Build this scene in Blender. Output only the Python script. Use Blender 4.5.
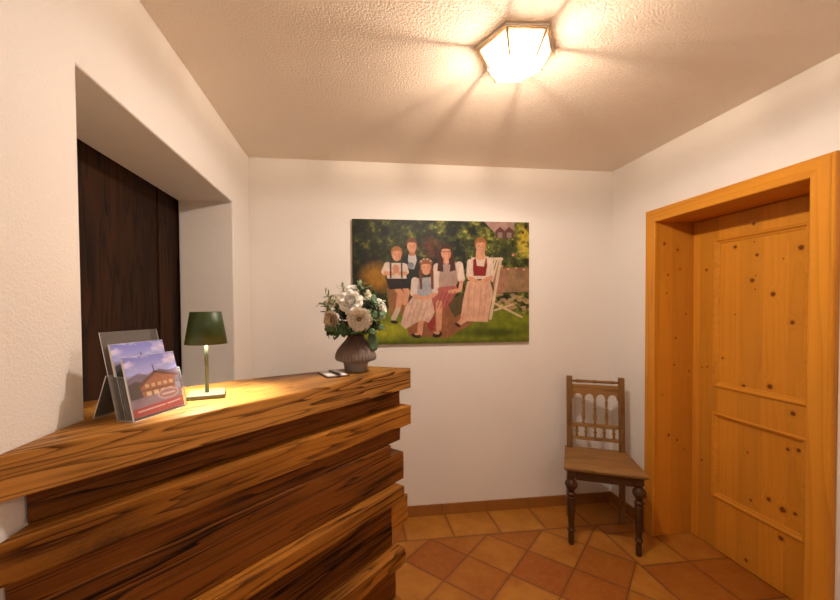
import bpy, bmesh, math, random
import numpy as np
from mathutils import Vector, Matrix, noise

for o in list(bpy.data.objects):
    bpy.data.objects.remove(o)
C = bpy.context.scene.collection
S = bpy.context.scene
R = math.radians

# ------------------------------------------------------------------ camera
cam_d = bpy.data.cameras.new('camera')
cam = bpy.data.objects.new('camera', cam_d)
C.objects.link(cam)
YAW, PIT, ROL, FPX = 0.1247, 0.0212, -0.0073, 383.99
CAMZ = 1.4355
_cy, _sy = math.cos(YAW), math.sin(YAW)
_F = Vector((_sy, _cy, 0)); _R = Vector((_cy, -_sy, 0)); _U = Vector((0, 0, 1))
F2 = _F * math.cos(PIT) - _U * math.sin(PIT)
U2 = _F * math.sin(PIT) + _U * math.cos(PIT)
R3 = _R * math.cos(ROL) + U2 * math.sin(ROL)
U3 = U2 * math.cos(ROL) - _R * math.sin(ROL)
M = Matrix((R3, U3, -F2)).transposed().to_4x4()
M.translation = Vector((0, 0, CAMZ))
cam.matrix_world = M
cam_d.sensor_fit = 'HORIZONTAL'
cam_d.sensor_width = 36
cam_d.lens = FPX / 840 * 36
cam_d.shift_x = 19.4 / 840
cam_d.shift_y = 15.3 / 840
cam_d.clip_start = 0.02
S.camera = cam

# ------------------------------------------------------------------ world, exposure
w = bpy.data.worlds.new('world'); S.world = w
w.use_nodes = True
w.node_tree.nodes['Background'].inputs[0].default_value = (1, .8, .62, 1)
w.node_tree.nodes['Background'].inputs[1].default_value = 0.0
S.view_settings.view_transform = 'Standard'
S.view_settings.look = 'None'
S.view_settings.gamma = 1
S.view_settings.use_curve_mapping = False
S.view_settings.exposure = 1.04

CEIL_LAMP_W = 35
REAR_FILL_W = 12  # power of the added fill lantern behind the viewer
LAMP_COL = (1.0, .86, .78)
DESK_W = 10.5

def light(name, kind, loc, power, col, parent=None, **kw):
    d = bpy.data.lights.new(name, kind)
    d.energy = power; d.color = col
    for k, v in kw.items(): setattr(d, k, v)
    o = bpy.data.objects.new(name, d); C.objects.link(o); o.location = loc
    if parent: o.parent = parent
    return o

# ------------------------------------------------------------------ room dimensions
XL, XR, YB, YN, ZC = -.648, 1.867, 2.575, -1.9, 2.4
NY0, NY1, NZ, ND = 1.0175, 2.2246, 2.02, .284     # niche in the left wall
SILL = .96
DY0, DY1, DZ, DX = 1.345, 2.145, 1.945, 2.10      # door recess
CY0, CY1, CZ, CX = 1.262, 2.225, 2.023, 1.837     # casing outside
CT = 1.172                                        # counter top

# ------------------------------------------------------------------ tagging
def tag(o, label=None, cat=None, group=None, kind=None):
    if label: o['label'] = label
    if cat: o['category'] = cat
    if group: o['group'] = group
    if kind: o['kind'] = kind
    return o

def thing(name, label, cat, loc=(0, 0, 0), rz=0, group=None):
    o = bpy.data.objects.new(name, None); C.objects.link(o)
    o.empty_display_size = .05
    o.location = loc; o.rotation_euler = (0, 0, rz)
    return tag(o, label, cat, group)

def obj(name, bm, mat, parent=None, smooth=False, bevel=0, seg=2, recalc=True):
    if recalc: bmesh.ops.recalc_face_normals(bm, faces=bm.faces)
    me = bpy.data.meshes.new(name)
    bm.to_mesh(me); bm.free()
    mats = mat if isinstance(mat, (list, tuple)) else [mat]
    for m_ in mats: me.materials.append(m_)
    o = bpy.data.objects.new(name, me); C.objects.link(o)
    if parent: o.parent = parent
    if smooth:
        for p in me.polygons: p.use_smooth = True
    if bevel:
        b = o.modifiers.new('bevel', 'BEVEL'); b.width = bevel; b.segments = seg
        b.limit_method = 'ANGLE'; b.angle_limit = R(40)
    return o

def struct(name, bm, mat, **kw):
    o = obj(name, bm, mat, **kw); o['kind'] = 'structure'; return o

# ------------------------------------------------------------------ mesh helpers
def NB(): return bmesh.new()

def box(bm, x0, x1, y0, y1, z0, z1, mi=0):
    v = [bm.verts.new((x, y, z)) for x in (x0, x1) for y in (y0, y1) for z in (z0, z1)]
    for f in ((0, 1, 3, 2), (4, 6, 7, 5), (0, 4, 5, 1), (2, 3, 7, 6), (0, 2, 6, 4), (1, 5, 7, 3)):
        bm.faces.new([v[i] for i in f]).material_index = mi
    return bm

def prism(bm, pts, z0, z1, top=None):
    top = top or pts
    a = [bm.verts.new((p[0], p[1], z0)) for p in pts]
    b = [bm.verts.new((p[0], p[1], z1)) for p in top]
    n = len(pts)
    bm.faces.new(a[::-1]); bm.faces.new(b)
    for i in range(n): bm.faces.new((a[i], a[(i + 1) % n], b[(i + 1) % n], b[i]))
    return bm

def lathe(bm, prof, seg=24, center=(0, 0, 0), cap=True, rib=None, ov=None):
    cx, cy, cz = center
    rings = []
    for j, (r, z) in enumerate(prof):
        ring = []
        for i in range(seg):
            a = 2 * math.pi * i / seg
            rr = r * (1 + (rib[1] * math.cos(rib[0] * a) if rib and rib[2] <= j <= rib[3] else 0))
            ring.append(bm.verts.new((cx + rr * math.cos(a), cy + rr * math.sin(a), cz + z)))
        rings.append(ring)
    for a, b in zip(rings, rings[1:]):
        for i in range(seg):
            bm.faces.new((a[i], a[(i + 1) % seg], b[(i + 1) % seg], b[i]))
    if cap:
        bm.faces.new(rings[0][::-1]); bm.faces.new(rings[-1])
    return bm

def tube(bm, pts, rad, seg=8, cap=True):
    pts = [Vector(p) for p in pts]
    n = len(pts)
    rads = rad if isinstance(rad, (list, tuple)) else [rad] * n
    rings = []
    prev = None
    for i, p in enumerate(pts):
        d = (pts[min(i + 1, n - 1)] - pts[max(i - 1, 0)]).normalized()
        if prev is None:
            ref = Vector((0, 0, 1)) if abs(d.z) < .9 else Vector((1, 0, 0))
            u = d.cross(ref).normalized()
        else:
            u = (prev - d * prev.dot(d)).normalized()
        prev = u
        v = d.cross(u)
        rings.append([bm.verts.new(p + (u * math.cos(2 * math.pi * k / seg) + v * math.sin(2 * math.pi * k / seg)) * rads[i]) for k in range(seg)])
    for a, b in zip(rings, rings[1:]):
        for k in range(seg): bm.faces.new((a[k], a[(k + 1) % seg], b[(k + 1) % seg], b[k]))
    if cap:
        bm.faces.new(rings[0][::-1]); bm.faces.new(rings[-1])
    return bm

# ------------------------------------------------------------------ node helper
class NT:
    def __init__(s, name):
        s.m = bpy.data.materials.new(name); s.m.use_nodes = True
        s.t = s.m.node_tree; s.b = s.t.nodes['Principled BSDF']; s.out = s.t.nodes['Material Output']
    def n(s, kind, **kw):
        x = s.t.nodes.new(kind)
        for k, v in kw.items(): setattr(x, k, v)
        return x
    def put(s, sock, v):
        if isinstance(v, bpy.types.NodeSocket): s.t.links.new(v, sock)
        elif v is not None:
            if hasattr(sock.default_value, '__len__') and hasattr(v, '__len__') and len(sock.default_value) == 4 and len(v) == 3: v = (*v, 1)
            sock.default_value = v
    def ma(s, op, a, b=None, c=None, clamp=False):
        x = s.n('ShaderNodeMath', operation=op, use_clamp=clamp)
        for i, v in enumerate((a, b, c)):
            if v is not None: s.put(x.inputs[i], v)
        return x.outputs[0]
    def mix(s, f, a, b, mode='MIX'):
        x = s.n('ShaderNodeMix', data_type='RGBA', blend_type=mode)
        s.put(x.inputs[0], f); s.put(x.inputs[6], a); s.put(x.inputs[7], b)
        return x.outputs[2]
    def coord(s): return s.n('ShaderNodeTexCoord').outputs['Object']
    def mapping(s, v, loc=(0, 0, 0), rot=(0, 0, 0), sc=(1, 1, 1)):
        x = s.n('ShaderNodeMapping')
        s.put(x.inputs[0], v); s.put(x.inputs[1], loc); s.put(x.inputs[2], rot); s.put(x.inputs[3], sc)
        return x.outputs[0]
    def noise(s, v, scale, detail=2, rough=.5, dist=0):
        x = s.n('ShaderNodeTexNoise')
        s.put(x.inputs['Vector'], v); x.inputs['Scale'].default_value = scale
        x.inputs['Detail'].default_value = detail; x.inputs['Roughness'].default_value = rough
        x.inputs['Distortion'].default_value = dist
        return x.outputs['Fac']
    def ramp(s, f, stops):
        x = s.n('ShaderNodeValToRGB'); e = x.color_ramp.elements
        while len(e) < len(stops): e.new(.5)
        for el, (p, c) in zip(e, stops):
            el.position = p; el.color = (*c, 1) if len(c) == 3 else c
        s.put(x.inputs[0], f); return x.outputs[0]
    def rng(s, f, a, b, c=0, d=1):
        x = s.n('ShaderNodeMapRange'); x.clamp = True
        for i, v in enumerate((f, a, b, c, d)): s.put(x.inputs[i], v)
        return x.outputs[0]
    def sep(s, v):
        x = s.n('ShaderNodeSeparateXYZ'); s.put(x.inputs[0], v); return x.outputs
    def comb(s, a, b, c):
        x = s.n('ShaderNodeCombineXYZ')
        for i, v in enumerate((a, b, c)): s.put(x.inputs[i], v)
        return x.outputs[0]
    def bump(s, h, strength=.3, dist=.01):
        x = s.n('ShaderNodeBump'); x.inputs['Strength'].default_value = strength
        x.inputs['Distance'].default_value = dist
        s.put(x.inputs['Height'], h); s.put(s.b.inputs['Normal'], x.outputs[0])
    def fin(s, col, rough=.5, spec=None, metal=0):
        s.put(s.b.inputs['Base Color'], col); s.put(s.b.inputs['Roughness'], rough)
        s.b.inputs['Metallic'].default_value = metal
        if spec is not None: s.b.inputs['Specular IOR Level'].default_value = spec
        return s.m

def plain(name, col, rough=.5, metal=0, spec=None, var=.06, sc=30):
    k = NT(name)
    f = k.noise(k.coord(), sc, 3)
    a = tuple(max(0, c * (1 - var)) for c in col); b = tuple(min(1, c * (1 + var)) for c in col)
    return k.fin(k.mix(f, a, b), rough, spec, metal)

def plaster(name, col, scale, strength, dist, coarse=0):
    k = NT(name); co = k.coord()
    n1 = k.noise(co, scale, 4, .6); n2 = k.noise(co, 2.2, 2)
    h = k.ma('ADD', n1, k.ma('MULTIPLY', k.noise(co, 9, 2), coarse))
    k.bump(h, strength, dist)
    d = tuple(c * .955 for c in col)
    c = k.mix(n2, col, d)
    return k.fin(c, .9, .2)

def wood(name, light_c, dark_c, along='x', seed=0., freq=9, nscale=3.2, stretch=.16, contrast=.8, fine=.5,
         rough=.5, knots=(), kplane='yz', kcol=(.07, .02, .008), random_knots=0, boards=None, btint=.25, edge=.5,
         bumps=.3, crack=0., spec=.18):
    """Sawn timber: growth-ring contours stretched along the board, fine streaks, knots."""
    k = NT(name); co = k.coord()
    ax = 'xyz'.index(along)
    st = [1, 1, 1]; st[ax] = stretch
    base = k.mapping(co, loc=(seed * 1.7, seed * 2.3, seed * 3.1), sc=tuple(st))
    sp = k.sep(co)
    bid = None
    if boards:
        bax, bw, boff = boards
        q = k.ma('DIVIDE', k.ma('ADD', sp['xyz'.index(bax)], boff), bw)
        bid = k.ma('FLOOR', q); fr = k.ma('FRACT', q)
        off = k.comb(k.ma('MULTIPLY', bid, 3.71), k.ma('MULTIPLY', bid, 1.93), k.ma('MULTIPLY', bid, 5.17))
        va = k.n('ShaderNodeVectorMath', operation='ADD')
        k.put(va.inputs[0], base); k.put(va.inputs[1], off); base = va.outputs[0]
    n = k.noise(base, nscale, 3, .45)
    field = n
    kmask = None; halo = None
    if knots:
        dm = None
        w_ = [1 if c in kplane else 0 for c in 'xyz']
        for kn in knots:
            c3 = [0, 0, 0]; idx = ['xyz'.index(c) for c in kplane]
            c3[idx[0]] = kn[0]; c3[idx[1]] = kn[1]
            vs = k.n('ShaderNodeVectorMath', operation='SUBTRACT'); k.put(vs.inputs[0], co); vs.inputs[1].default_value = c3
            vm = k.n('ShaderNodeVectorMath', operation='MULTIPLY'); k.put(vm.inputs[0], vs.outputs[0]); vm.inputs[1].default_value = w_
            vl = k.n('ShaderNodeVectorMath', operation='LENGTH'); k.put(vl.inputs[0], vm.outputs[0])
            d = k.ma('DIVIDE', vl.outputs['Value'], kn[2] * .66)
            dm = d if dm is None else k.ma('MINIMUM', dm, d)
        dm = k.ma('ADD', dm, k.ma('MULTIPLY', k.ma('SUBTRACT', k.noise(co, 90, 2), .5), .5))
        kmask = k.rng(dm, .7, 1.15, 1, 0); halo = k.rng(dm, 1.0, 2.2, .35, 0)
        bul = k.ma('EXPONENT', k.ma('MULTIPLY', k.ma('MULTIPLY', dm, dm), -.12))
        field = k.ma('ADD', field, k.ma('MULTIPLY', bul, .09))
    if random_knots:
        vo = k.n('ShaderNodeTexVoronoi'); st2 = [1, 1, 1]; st2[ax] = .55
        k.put(vo.inputs['Vector'], k.mapping(base if bid is not None else co, loc=(seed * 4.1, seed, seed * 2), sc=tuple(v if not bid else (v / (stretch if i == ax else 1)) for i, v in enumerate(st2))))
        vo.inputs['Scale'].default_value = random_knots
        dd = vo.outputs['Distance']
        km = k.rng(k.ma('ADD', dd, k.ma('MULTIPLY', k.noise(co, 60, 2), .06)), .10, .15, 1, 0)
        bul = k.rng(dd, 0, .5, .26, 0)
        field = k.ma('ADD', field, bul)
        kmask = km if kmask is None else k.ma('MAXIMUM', kmask, km)
        h2 = k.rng(dd, .12, .3, .5, 0)
        halo = h2 if halo is None else k.ma('MAXIMUM', halo, h2)
    ph = k.ma('FRACT', k.ma('MULTIPLY', field, freq))
    # late wood: slow rise, sharp fall
    ring = k.ma('POWER', ph, 2.6)
    ring = k.ma('MULTIPLY', ring, k.rng(ph, .93, 1.0, 1, 0))
    st3 = [1, 1, 1]; st3[ax] = .02
    streak = k.noise(k.mapping(co, loc=(seed, seed, seed), sc=tuple(st3)), 110, 4, .7)
    broad = k.noise(k.mapping(co, loc=(seed * 2, -seed, seed), sc=tuple(.25 if i == ax else 1 for i in range(3))), 5, 3, .6)
    f = k.ma('MULTIPLY', ring, contrast)
    f = k.ma('ADD', f, k.ma('MULTIPLY', k.ma('SUBTRACT', streak, .5), fine))
    f = k.ma('ADD', f, k.ma('MULTIPLY', k.ma('SUBTRACT', broad, .46), fine * 2.2), clamp=True)
    col = k.mix(f, light_c, dark_c)
    if boards:
        wn = k.n('ShaderNodeTexWhiteNoise', noise_dimensions='1D'); k.put(wn.inputs['W'], k.ma('ADD', bid, seed))
        tint = k.ma('ADD', 1 - btint, k.ma('MULTIPLY', wn.outputs['Value'], btint * 1.6))
        col = k.mix(1.0, col, k.comb(tint, tint, tint), 'MULTIPLY')
        ed = k.ma('MINIMUM', fr, k.ma('SUBTRACT', 1, fr))
        el = k.rng(k.ma('MULTIPLY', ed, bw), 0, .0016, edge, 0)
        col = k.mix(el, col, dark_c)
    if halo is not None: col = k.mix(halo, col, dark_c)
    if kmask is not None: col = k.mix(k.ma('MULTIPLY', kmask, .92), col, kcol)
    h = k.ma('ADD', k.ma('MULTIPLY', ring, -.5), streak)
    if crack:
        st4 = [1, 1, 1]; st4[ax] = .035
        cr = k.noise(k.mapping(co, loc=(seed * 5, seed, 0), sc=tuple(st4)), 26, 2, .5, .6)
        cm = k.rng(k.ma('ABSOLUTE', k.ma('SUBTRACT', cr, .5)), 0, .006 * crack, 1, 0)
        cm = k.ma('MULTIPLY', cm, k.rng(broad, .5, .6, 0, 1))
        col = k.mix(k.ma('MULTIPLY', cm, .8), col, tuple(c * .25 for c in dark_c))
        h = k.ma('SUBTRACT', h, cm)
    k.bump(h, bumps, .004)
    return k.fin(col, rough, spec)

# ------------------------------------------------------------------ materials
M_WALL = plaster('white_plaster', (.83, .785, .725), 150, .5, .004, .6)
M_CEIL = plaster('rough_ceiling_plaster', (.95, .845, .71), 120, .6, .009, .3)

def floor_mat():
    k = NT('terracotta_tiles'); co = k.coord(); x, y, z = k.sep(co)
    th, s_, tx, ty = 0.7793, .258, .6445, 2.1213
    dx = k.ma('SUBTRACT', x, tx); dy = k.ma('SUBTRACT', y, ty)
    ca, sa = math.cos(th - math.pi / 2), math.sin(th - math.pi / 2)
    cb, sb = math.cos(th), math.sin(th)
    i = k.ma('DIVIDE', k.ma('ADD', k.ma('MULTIPLY', dx, ca), k.ma('MULTIPLY', dy, sa)), s_)
    j = k.ma('DIVIDE', k.ma('ADD', k.ma('MULTIPLY', dx, cb), k.ma('MULTIPLY', dy, sb)), s_)
    # border grid along the back wall and along the right wall, square to the room
    bi = k.ma('DIVIDE', k.ma('SUBTRACT', x, .922), .303); bj = k.ma('DIVIDE', k.ma('SUBTRACT', y, 2.304), .29)
    ri = k.ma('DIVIDE', k.ma('SUBTRACT', x, 1.566), .289); rj = k.ma('DIVIDE', k.ma('SUBTRACT', y, 1.905), .3)
    rb = k.ma('GREATER_THAN', y, 2.304); rr = k.ma('GREATER_THAN', x, 1.566)
    rr = k.ma('MULTIPLY', rr, k.ma('SUBTRACT', 1, rb))
    def sel(a, b, c):
        return k.ma('ADD', k.ma('ADD', k.ma('MULTIPLY', b, rb), k.ma('MULTIPLY', c, rr)),
                    k.ma('MULTIPLY', a, k.ma('SUBTRACT', 1, k.ma('MAXIMUM', rb, rr))))
    I = sel(i, bi, ri); J = sel(j, bj, rj)
    fi = k.ma('FRACT', k.ma('ADD', I, 50)); fj = k.ma('FRACT', k.ma('ADD', J, 50))
    e = k.ma('MINIMUM', k.ma('MINIMUM', fi, k.ma('SUBTRACT', 1, fi)), k.ma('MINIMUM', fj, k.ma('SUBTRACT', 1, fj)))
    e = k.ma('MULTIPLY', e, .27)
    e = k.ma('MINIMUM', e, k.ma('ABSOLUTE', k.ma('SUBTRACT', y, 2.304)))
    xl = k.ma('ADD', k.ma('ABSOLUTE', k.ma('SUBTRACT', x, 1.566)), k.ma('MULTIPLY', rb, 1.0))
    e = k.ma('MINIMUM', e, xl)
    e = k.ma('ADD', e, k.ma('MULTIPLY', k.ma('SUBTRACT', k.noise(co, 60, 2), .5), .0016))
    grout = k.rng(e, .0016, .0034, 1, 0)
    idv = k.comb(k.ma('FLOOR', k.ma('ADD', I, 50)), k.ma('FLOOR', k.ma('ADD', J, 50)), k.ma('ADD', rb, k.ma('MULTIPLY', rr, 2)))
    wn = k.n('ShaderNodeTexWhiteNoise'); k.put(wn.inputs['Vector'], idv)
    col = k.ramp(wn.outputs['Value'], [(0, (.29, .080, .006)), (.35, (.34, .120, .010)), (.6, (.42, .172, .018)), (1, (.46, .21, .026))])
    va = k.n('ShaderNodeVectorMath', operation='ADD'); k.put(va.inputs[0], co); k.put(va.inputs[1], wn.outputs['Color'])
    n1 = k.noise(va.outputs[0], 7, 4, .6); n2 = k.noise(va.outputs[0], 45, 3, .6)
    col = k.mix(k.rng(n1, .35, .7, 0, .55), col, (.26, .062, .006))
    col = k.mix(k.rng(n2, .4, .75, 0, .3), col, (.42, .19, .04))
    edge_d = k.rng(e, .004, .018, .3, 0)
    col = k.mix(edge_d, col, (.16, .045, .010))
    col = k.mix(grout, col, (.13, .045, .012))
    h = k.ma('SUBTRACT', k.ma('MULTIPLY', n2, .15), grout)
    k.bump(h, .5, .004)
    return k.fin(col, k.rng(n1, .3, .7, .42, .6), .3)
M_FLOOR = floor_mat()
M_BASE = plain('terracotta_baseboard', (.30, .115, .018), .5, var=.18, sc=14)

HONEY_L, HONEY_D = (.65, .27, .024), (.42, .138, .007)
door_knots = [(1.783, 1.861, .012), (1.888, 1.755, .015), (1.772, 1.696, .013), (1.572, 1.704, .020), (1.795, 1.564, .017),
              (1.692, 1.488, .018), (1.604, 1.348, .015), (2.052, 1.644, .012), (1.647, 1.66, .006), (1.884, 1.381, .006),
              (1.785, 1.766, .006), (1.777, 1.587, .006), (1.779, 1.516, .006), (1.954, 1.129, .010), (1.834, .991, .017),
              (1.701, 1.016, .020), (1.589, .909, .018), (1.616, .725, .013), (1.57, .737, .015), (1.809, .637, .008),
              (2.072, .492, .010), (1.788, .387, .011), (1.700, .436, .017), (1.635, .416, .023), (1.581, .424, .013),
              (1.634, .274, .020), (1.802, .053, .014), (2.075, 1.058, .007), (2.041, 1.066, .008)]
jamb_knots = [(1.904, 1.813, .014), (1.994, 1.777, .013), (1.923, 1.511, .008), (1.93, 1.622, .010), (1.86, 1.197, .008),
              (1.986, 1.232, .010), (1.976, 1.065, .009), (2.079, 1.024, .009), (1.895, .881, .007), (1.942, .628, .014),
              (2.0, .595, .012), (2.011, 1.659, .009), (2.055, 1.38, .008), (2.05, .533, .008)]
M_DOOR = wood('knotty_pine_door', HONEY_L, HONEY_D, 'z', 1.0, 16, 4.0, .045, .26, .35, .42, door_knots, 'yz', (.13, .030, .004),
              boards=('y', .118, .03), btint=.13, edge=.35, bumps=.08)
M_JAMB = wood('knotty_pine_jamb', HONEY_L, HONEY_D, 'z', 4.0, 16, 4.0, .045, .26, .35, .42, jamb_knots, 'xz', (.20, .055, .006), bumps=.08, boards=('x', .125, .04), btint=.08, edge=.2)
M_CASE = wood('pine_casing', HONEY_L, HONEY_D, 'z', 7.0, 16, 4.0, .06, .45, .3, .4, bumps=.08)
M_CASEH = wood('pine_casing_head', HONEY_L, HONEY_D, 'y', 8.0, 16, 4.0, .06, .45, .3, .4, bumps=.08)
M_RAIL = wood('pine_door_moulding', HONEY_L, HONEY_D, 'y', 8.5, 16, 4.0, .06, .35, .25, .4, bumps=.05)
M_SOFF = wood('pine_soffit', HONEY_L, HONEY_D, 'y', 9.0, 14, 4.0, .08, .45, .3, .42, bumps=.08, random_knots=3)

# ------------------------------------------------------------------ room shell
bm = NB(); box(bm, XL - .4, 2.35, YN - .2, YB + .15, -.12, 0); struct('floor', bm, M_FLOOR)
bm = NB(); box(bm, XL - .4, 2.35, YN - .2, YB + .15, ZC, ZC + .12); struct('ceiling', bm, M_CEIL)
bm = NB(); box(bm, XL - .4, 2.35, YB, YB + .12, 0, ZC); struct('wall_back', bm, M_WALL)
bm = NB(); box(bm, XL - .4, 2.35, YN - .12, YN, 0, ZC); struct('wall_near', bm, M_WALL)

def holed_wall(x0, x1, y0, y1, z0, z1, hy0, hy1, hz0, hz1):
    """wall slab normal to X with a rectangular opening right through it"""
    bm = NB()
    ys = [y0, hy0, hy1, y1]; zs = sorted({z0, hz0, hz1, z1})
    cell = {}
    vs = {}
    def V(x, y, z):
        k_ = (x, y, z)
        if k_ not in vs: vs[k_] = bm.verts.new(k_)
        return vs[k_]
    solid = lambda i, j: 0 <= i < len(ys) - 1 and 0 <= j < len(zs) - 1 and not (ys[i] == hy0 and hz0 <= zs[j] < hz1)
    for i in range(len(ys) - 1):
        for j in range(len(zs) - 1):
            if not solid(i, j): continue
            a, b, c, d = ys[i], ys[i + 1], zs[j], zs[j + 1]
            bm.faces.new((V(x0, a, c), V(x0, a, d), V(x0, b, d), V(x0, b, c)))
            bm.faces.new((V(x1, a, c), V(x1, b, c), V(x1, b, d), V(x1, a, d)))
            if not solid(i - 1, j): bm.faces.new((V(x0, a, c), V(x1, a, c), V(x1, a, d), V(x0, a, d)))
            if not solid(i + 1, j): bm.faces.new((V(x0, b, c), V(x0, b, d), V(x1, b, d), V(x1, b, c)))
            if not solid(i, j - 1): bm.faces.new((V(x0, a, c), V(x0, b, c), V(x1, b, c), V(x1, a, c)))
            if not solid(i, j + 1): bm.faces.new((V(x0, a, d), V(x1, a, d), V(x1, b, d), V(x0, b, d)))
    return bm
struct('wall_left', holed_wall(XL - ND, XL, YN, YB, 0, ZC, NY0, NY1, SILL, NZ), M_WALL, bevel=.007, seg=3)
struct('wall_right', holed_wall(XR, XR + .30, YN, YB, 0, ZC, DY0 - .03, DY1 + .03, 0, DZ + .03), M_WALL)

# dark old boards closing the niche behind the counter
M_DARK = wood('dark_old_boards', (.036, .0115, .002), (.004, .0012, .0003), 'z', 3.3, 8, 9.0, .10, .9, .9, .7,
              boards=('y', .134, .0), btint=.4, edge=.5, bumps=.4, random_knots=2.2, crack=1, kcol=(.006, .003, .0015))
bm = NB()
for y0, y1, dx in ((NY0 - .05, 1.31, 0), (1.3125, 1.606, .002), (1.608, 2.010, -.002), (2.012, 2.143, .005), (2.145, NY1 + .05, -.002)):
    box(bm, XL - ND - .04, XL - ND - .006 + dx, y0, y1, SILL - .05, NZ + .05)
struct('wall_niche', bm, M_DARK, bevel=.002)

# baseboards
def baseboard(name, pts, horizontal_len):
    bm = NB()
    for (x0, x1, y0, y1) in pts: box(bm, x0, x1, y0, y1, .0, .0754)
    struct(name, bm, M_BASE, bevel=.002)
seg = []
x = XL
for xs in (-.29, .013, .316, .619, .922, 1.225, 1.528, XR):
    seg.append((x + .0012, xs - .0012, YB - .010, YB)); x = xs
baseboard('baseboard_back', seg, 0)
baseboard('baseboard_right', [(XR - .010, XR, CY1 + .002, YB - .011), (XR - .010, XR, YN, CY0 - .002)], 0)
baseboard('baseboard_left', [(XL, XL + .010, YN, .55)], 0)
baseboard('baseboard_near', [(XL + .011, XR - .011, YN, YN + .010)], 0)

# ------------------------------------------------------------------ door with its lined recess
# (the lining and casing are the door frame, the leaf swings on its own)
frame_root = thing('door_frame', 'honey pine door frame with deep knotty lining set in the right wall', 'door frame')
bm = NB()
def casing_profile(y_in, y_out):
    s_ = 1 if y_out > y_in else -1
    # x , y points of an upright's section, with a small rounded bead on the outside
    return [(XR, y_in), (CX + .004, y_in), (CX, y_in + s_ * .004), (CX, y_out - s_ * .014), (CX + .004, y_out - s_ * .010),
            (CX + .004, y_out - s_ * .004), (CX + .009, y_out), (XR, y_out)]
for nm, yi, yo in (('far', DY1, CY1), ('near', DY0, CY0)):
    bm = NB()
    pr = casing_profile(yi, yo)
    zi = DZ; zo = CZ
    # mitred top: inner edge stops at DZ, outer at CZ
    a = [bm.verts.new((p[0], p[1], 0.001)) for p in pr]
    b = [bm.verts.new((p[0], p[1], zi + (zo - zi) * abs(p[1] - yi) / abs(yo - yi))) for p in pr]
    n = len(pr)
    bm.faces.new(a); bm.faces.new(b)
    for i in range(n): bm.faces.new((a[i], a[(i + 1) % n], b[(i + 1) % n], b[i]))
    obj('casing', bm, M_CASE, frame_root)
bm = NB()
prz = [(XR, 0), (CX + .004, 0), (CX, .004), (CX, CZ - DZ - .014), (CX + .004, CZ - DZ - .010), (CX + .004, CZ - DZ - .004), (CX + .009, CZ - DZ), (XR, CZ - DZ)]
H = CZ - DZ
a = [bm.verts.new((p[0], DY0 - (DY0 - CY0) * p[1] / H, DZ + p[1])) for p in prz]
b = [bm.verts.new((p[0], DY1 + (CY1 - DY1) * p[1] / H, DZ + p[1])) for p in prz]
n = len(prz); bm.faces.new(a); bm.faces.new(b)
for i in range(n): bm.faces.new((a[i], a[(i + 1) % n], b[(i + 1) % n], b[i]))
obj('head_casing', bm, M_CASEH, frame_root)
bm = NB(); box(bm, XR - .004, DX + .035, DY1, DY1 + .028, 0.001, DZ + .028); obj('jamb', bm, M_JAMB, frame_root, bevel=.002)
bm = NB(); box(bm, XR - .004, DX + .035, DY0 - .028, DY0, 0.001, DZ + .028); obj('jamb', bm, M_JAMB, frame_root, bevel=.002)
bm = NB(); box(bm, XR - .004, DX + .035, DY0, DY1, DZ, DZ + .028); obj('head_lining', bm, M_SOFF, frame_root, bevel=.002)

leaf = thing('door_1', 'closed honey pine door with two knotty panels', 'door')
tag(leaf, kind='structure')
lf = DX
bm = NB()
P1 = (1.528, 2.0, .960, 1.815); P2 = (1.528, 2.0, .312, .806)
Y0, Y1, Z0, Z1 = DY0 + .004, DY1 - .004, .006, DZ - .004
# stiles and rails proud of the sunk panels
box(bm, lf, lf + .035, P1[1], Y1, Z0, Z1)
box(bm, lf, lf + .035, Y0, P1[0], Z0, Z1)
box(bm, lf, lf + .035, P1[0], P1[1], P1[3], Z1)
box(bm, lf, lf + .035, P1[0], P1[1], P2[3], P1[2])
box(bm, lf, lf + .035, P1[0], P1[1], Z0, P2[2])
obj('door_leaf_frame', bm, M_DOOR, leaf)
for (y0, y1, z0, z1) in (P1, P2):
    bm = NB(); box(bm, lf + .009, lf + .028, y0, y1, z0, z1); dp_ = obj('door_panel', bm, M_DOOR, leaf)
    bm = NB()
    # moulding ring: raised half-round bead round the panel
    pr = [(lf + .010, 0), (lf - .004, -.004), (lf - .009, .003), (lf - .008, .010), (lf + .001, .017), (lf + .004, .026), (lf + .009, .028), (lf + .0095, 0)]
    cs = [(y0, z0, 1, 1), (y1, z0, -1, 1), (y1, z1, -1, -1), (y0, z1, 1, -1)]
    rings = [[bm.verts.new((px, cy + sy * t, cz + sz * t)) for px, t in pr] for cy, cz, sy, sz in cs]
    for q in range(4):
        A_, B_ = rings[q], rings[(q + 1) % 4]
        for i in range(len(pr)): bm.faces.new((A_[i], A_[(i + 1) % len(pr)], B_[(i + 1) % len(pr)], B_[i]))
    obj('panel_moulding', bm, M_RAIL, dp_)

# ------------------------------------------------------------------ reception counter
A0 = Vector((-.634, .773)); B0 = Vector((.249, 1.639))
Dv = (B0 - A0).normalized(); Nv = Vector((-Dv.y, Dv.x)); CANG = math.atan2(Dv.y, Dv.x)
def loc2(p):
    q = Vector(p) - A0; return (q.dot(Dv), q.dot(Nv))
def s_wall(t):      # where a plank front at depth t meets the left wall
    return (XL + .004 - A0.x - Nv.x * t) / Dv.x
counter = thing('reception_counter', 'rustic reception counter of stacked dark old timber beams below a thick top', 'counter', (A0.x, A0.y, 0), CANG)

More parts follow.
